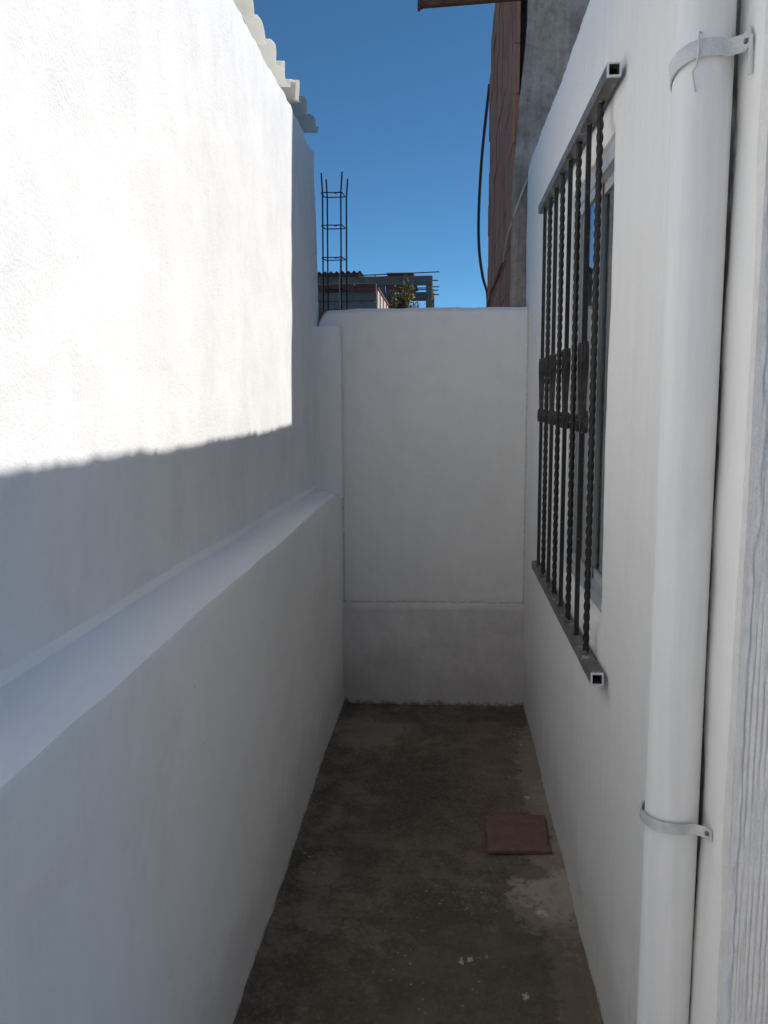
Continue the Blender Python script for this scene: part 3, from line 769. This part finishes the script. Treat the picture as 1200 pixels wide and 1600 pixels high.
# ------------------------------------------------------------------ low block building in the middle distance
lb = thing('block_building', 'low grey block building with a top course of red bricks and a sunlit pink side', 'building', (-3, 15, 0))
fx0, fx1, fy0, fy1 = -5.2, -1.14, 14.0, 16.7
bm = B(); box(bm, fx0, fx1, fy0, fy0+.15, 0, 3.04); obj('lower_wall', bm, 'concrete_d', lb)
bm = B(); box(bm, fx0, fx1+.004, fy0-.012, fy0+.16, 3.045, 3.17); bevel(bm, .01); obj('concrete_band', bm, 'concrete_d', lb)
bm = B(); box(bm, fx0, fx1-.002, fy0+.006, fy0+.15, 3.175, 3.31); bevel(bm, .008); obj('block_course', bm, 'concrete_d', lb)
x = fx1-.012; i = 0
while x > fx0:
    w = .415 if i else .36
    bm = B(); box(bm, x-w+.022, x, fy0+random.uniform(-.006, .006), fy0+.14, 3.325, 3.455+random.uniform(-.008, .008)); bevel(bm, .006)
    obj('brick', bm, 'brick_d', lb); x -= w; i += 1
bm = B(); box(bm, fx0, fx1-.02, fy0+.03, fy0+.13, 3.31, 3.44); obj('mortar_bed', bm, 'mortar', lb)
bm = B(); box(bm, fx1-.15, fx1, fy0+.17, fy1, 0, 3.37); obj('side_wall', bm, 'pink', lb)
bm = B(); box(bm, fx1-.17, fx1+.02, fy0+.175, fy1+.02, 3.375, 3.405); bevel(bm, .006); obj('coping', bm, 'brick2', lb)
for q in range(3):
    y = fy0+.55+q*.75
    bm = B(); box(bm, fx1+.003, fx1+.016, y, y+.06, 0, 3.36); obj('rib', bm, 'mortar', lb)
bm = B(); box(bm, fx0, fx1-.16, fy0+.17, fy1, 2.75, 2.9); obj('roof', bm, 'concrete_d', lb)
bm = B(); box(bm, fx0, fx0+.15, fy0+.17, fy1, 0, 2.74); obj('side_wall', bm, 'concrete_d', lb)
bm = B(); box(bm, fx0+.17, fx1-.17, fy1-.15, fy1, 0, 2.74); obj('rear_wall', bm, 'concrete_d', lb)

# ------------------------------------------------------------------ unfinished house far behind
fh = thing('unfinished_house', 'far unfinished concrete frame house with open window holes and rebar ends', 'building', (-2.3, 26, 0))
def part(name, mat, *b, bv=.012):
    bm = B()
    for q in b: box(bm, *q)
    bevel(bm, bv); return obj(name, bm, mat, fh)
YF = 25.0
for xa, xb in ((-.60, -.412), (-2.0, -1.80), (-4.1, -3.9)):
    part('column', 'concrete_d', (xa, xb, YF, YF+.2, 0, 4.845)); part('column', 'concrete_d', (xa, xb, YF+4.0, YF+4.2, 0, 4.845))
part('ring_beam', 'concrete_d', (-4.1, -.405, YF-.01, YF+.21, 4.85, 5.11))
part('ring_beam', 'concrete_d', (-4.1, -.405, YF+3.99, YF+4.21, 4.85, 5.11))
part('side_beam', 'concrete_d', (-.60, -.42, YF+.22, YF+3.98, 4.86, 5.10))
part('lintel', 'concrete_d', (-1.795, -.605, YF+.01, YF+.19, 4.465, 4.645))
for k in range(3):
    part('brick', 'brick_d', (-1.20+k*.0, -.90, YF+.03+.001*k, YF+.17, 4.65+k*.066, 4.71+k*.066), bv=.006)
for r_ in range(2):
    for k in range(2):
        part('brick', 'brick_d', (-1.79+k*.29+.01, -1.79+(k+1)*.29, YF+.03, YF+.17, 4.652+r_*.1, 4.742+r_*.1), bv=.006)
part('infill_wall', 'brick_d', (-3.895, -2.005, YF+.03, YF+.17, 0, 4.84), (-1.795, -1.09, YF+.03, YF+.17, 0, 4.46))
part('floor_slab', 'concrete_d', (-4.1, -.41, YF+.22, YF+3.98, 2.4, 2.6))
for z in (4.98, 4.80, 4.70, 4.58):
    bm = B(); sweep(bm, [(-.45, YF+.1, z), (-.22+random.uniform(-.04, .03), YF+.1, z-.004)], circ(.016, 6)); obj('rebar_end', bm, 'rebar', fh)
for x0_, x1_, z0_, z1_ in ((-2.5, -.21, 5.150, 5.215), (-1.2, -.6, 4.760, 4.762), (-1.2, -.6, 4.715, 4.715)):
    bm = B(); sweep(bm, [(x0_, YF+.06, z0_), (x1_, YF+.06, z1_)], circ(.016, 6)); obj('steel_bar', bm, 'rebar', fh)
part('roof_plank', 'dark_roof', (-1.75, -.95, YF-.1, YF+4, 5.150, 5.192))
bm = B(); sweep(bm, [(-2.1, YF+.1, 5.11), (-2.1, YF+.1, 5.175)], circ(.02, 6)); obj('roof_post', bm, 'rebar', fh)
bm = B(); ny = 2; xs_ = span(-4.2, -2.48, .02)
def cz_(x): return 5.20+.03*math.sin(x*2*math.pi/.17)+.03*(x+4.2)/1.7*.6
bm = panel(xs_, [YF-.25, YF+4.2], lambda x, y: (x, y, cz_(x)), back=lambda x, y: (x, y, cz_(x)-.02)); obj('roof_sheet', bm, 'dark_roof', fh)

# ------------------------------------------------------------------ shrubs
def leaf(bm, c, d, L, w):
    d = d.normalized(); s_ = d.cross(Vector((random.uniform(-1, 1), random.uniform(-1, 1), random.uniform(-.3, 1)))).normalized()
    n = d.cross(s_)*L*.12
    v = [bm.verts.new(p) for p in (c, c+d*L*.45+s_*w+n, c+d*L, c+d*L*.45-s_*w+n)]
    bm.faces.new(v)
def shrub(name, base, twigs, label, L=.11, per=16, flowers=0.0, r=.012):
    t = thing(name, label, 'shrub', base)
    b = Vector(base); sb_ = B(); lf = B(); fl = B()
    for tip, start in twigs:
        tip = Vector(tip); st_ = Vector(start); mid = (tip+st_)/2 + Vector((random.uniform(-.05, .05), random.uniform(-.05, .05), .03))
        sweep(sb_, [st_, mid, tip], circ(r*.45, 5))
        for k in range(per):
            u = .25+.75*k/per + random.uniform(-.05, .05)
            c = st_.lerp(mid, u*2) if u < .5 else mid.lerp(tip, min(1, u*2-1))
            c = c + Vector((random.gauss(0, .025), random.gauss(0, .05), random.gauss(0, .025)))
            d = Vector((random.uniform(-1, 1), random.uniform(-1, 1), random.uniform(-.5, .9)))
            if random.random() < flowers*(.3+u): leaf(fl, c, d, L*.6, L*.28)
            else: leaf(lf, c, d, L*random.uniform(.6, 1.2), L*random.uniform(.16, .26))
    s0 = twigs[0][1]
    sweep(sb_, [b, b.lerp(Vector(s0), .5)+Vector((.03, 0, 0)), Vector(s0)], circ(r, 6))
    obj('stem', sb_, 'stem', t); obj('leaves', lf, 'leaf', t)['kind'] = 'stuff'
    if flowers: obj('flowers', fl, 'flower', t)['kind'] = 'stuff'
    return t
c0 = (-1.0, 19, 3.3)
tw = [((x, 19+random.uniform(-.3, .3), z), c0) for x, z in ((-1.30, 3.72), (-1.24, 3.92), (-1.18, 4.02), (-1.08, 3.78), (-1.0, 3.9), (-.95, 4.05), (-.90, 4.27), (-.84, 4.2), (-.78, 4.02), (-.74, 3.85), (-.70, 3.98), (-.66, 3.72), (-1.12, 3.62), (-.85, 3.65), (-.80, 4.12), (-1.22, 3.66))]
shrub('flowering_shrub', (-1.0, 19, 0), tw, 'tall sparse shrub with yellowish flowers in front of the unfinished house', flowers=.35, per=22, r=.03)
c0 = (-.47, 22, 3.6)
tw = [((x, 22, z), c0) for x, z in ((-.5, 4.02), (-.42, 4.10), (-.38, 3.98), (-.36, 4.06), (-.45, 3.95))]
shrub('small_weed', (-.47, 22, 0), tw, 'small weed showing above the back wall below the bare concrete column', L=.09, per=9, r=.02)
c0 = (-.80, 22, 3.6)
tw = [((x, 22, z), c0) for x, z in ((-.92, 4.02), (-.88, 4.14), (-.80, 3.98), (-.74, 4.04), (-.70, 4.0))]
shrub('thin_weed', (-.80, 22, 0), tw, 'thin weed tips showing under the open window of the unfinished house', L=.07, per=6, r=.02)
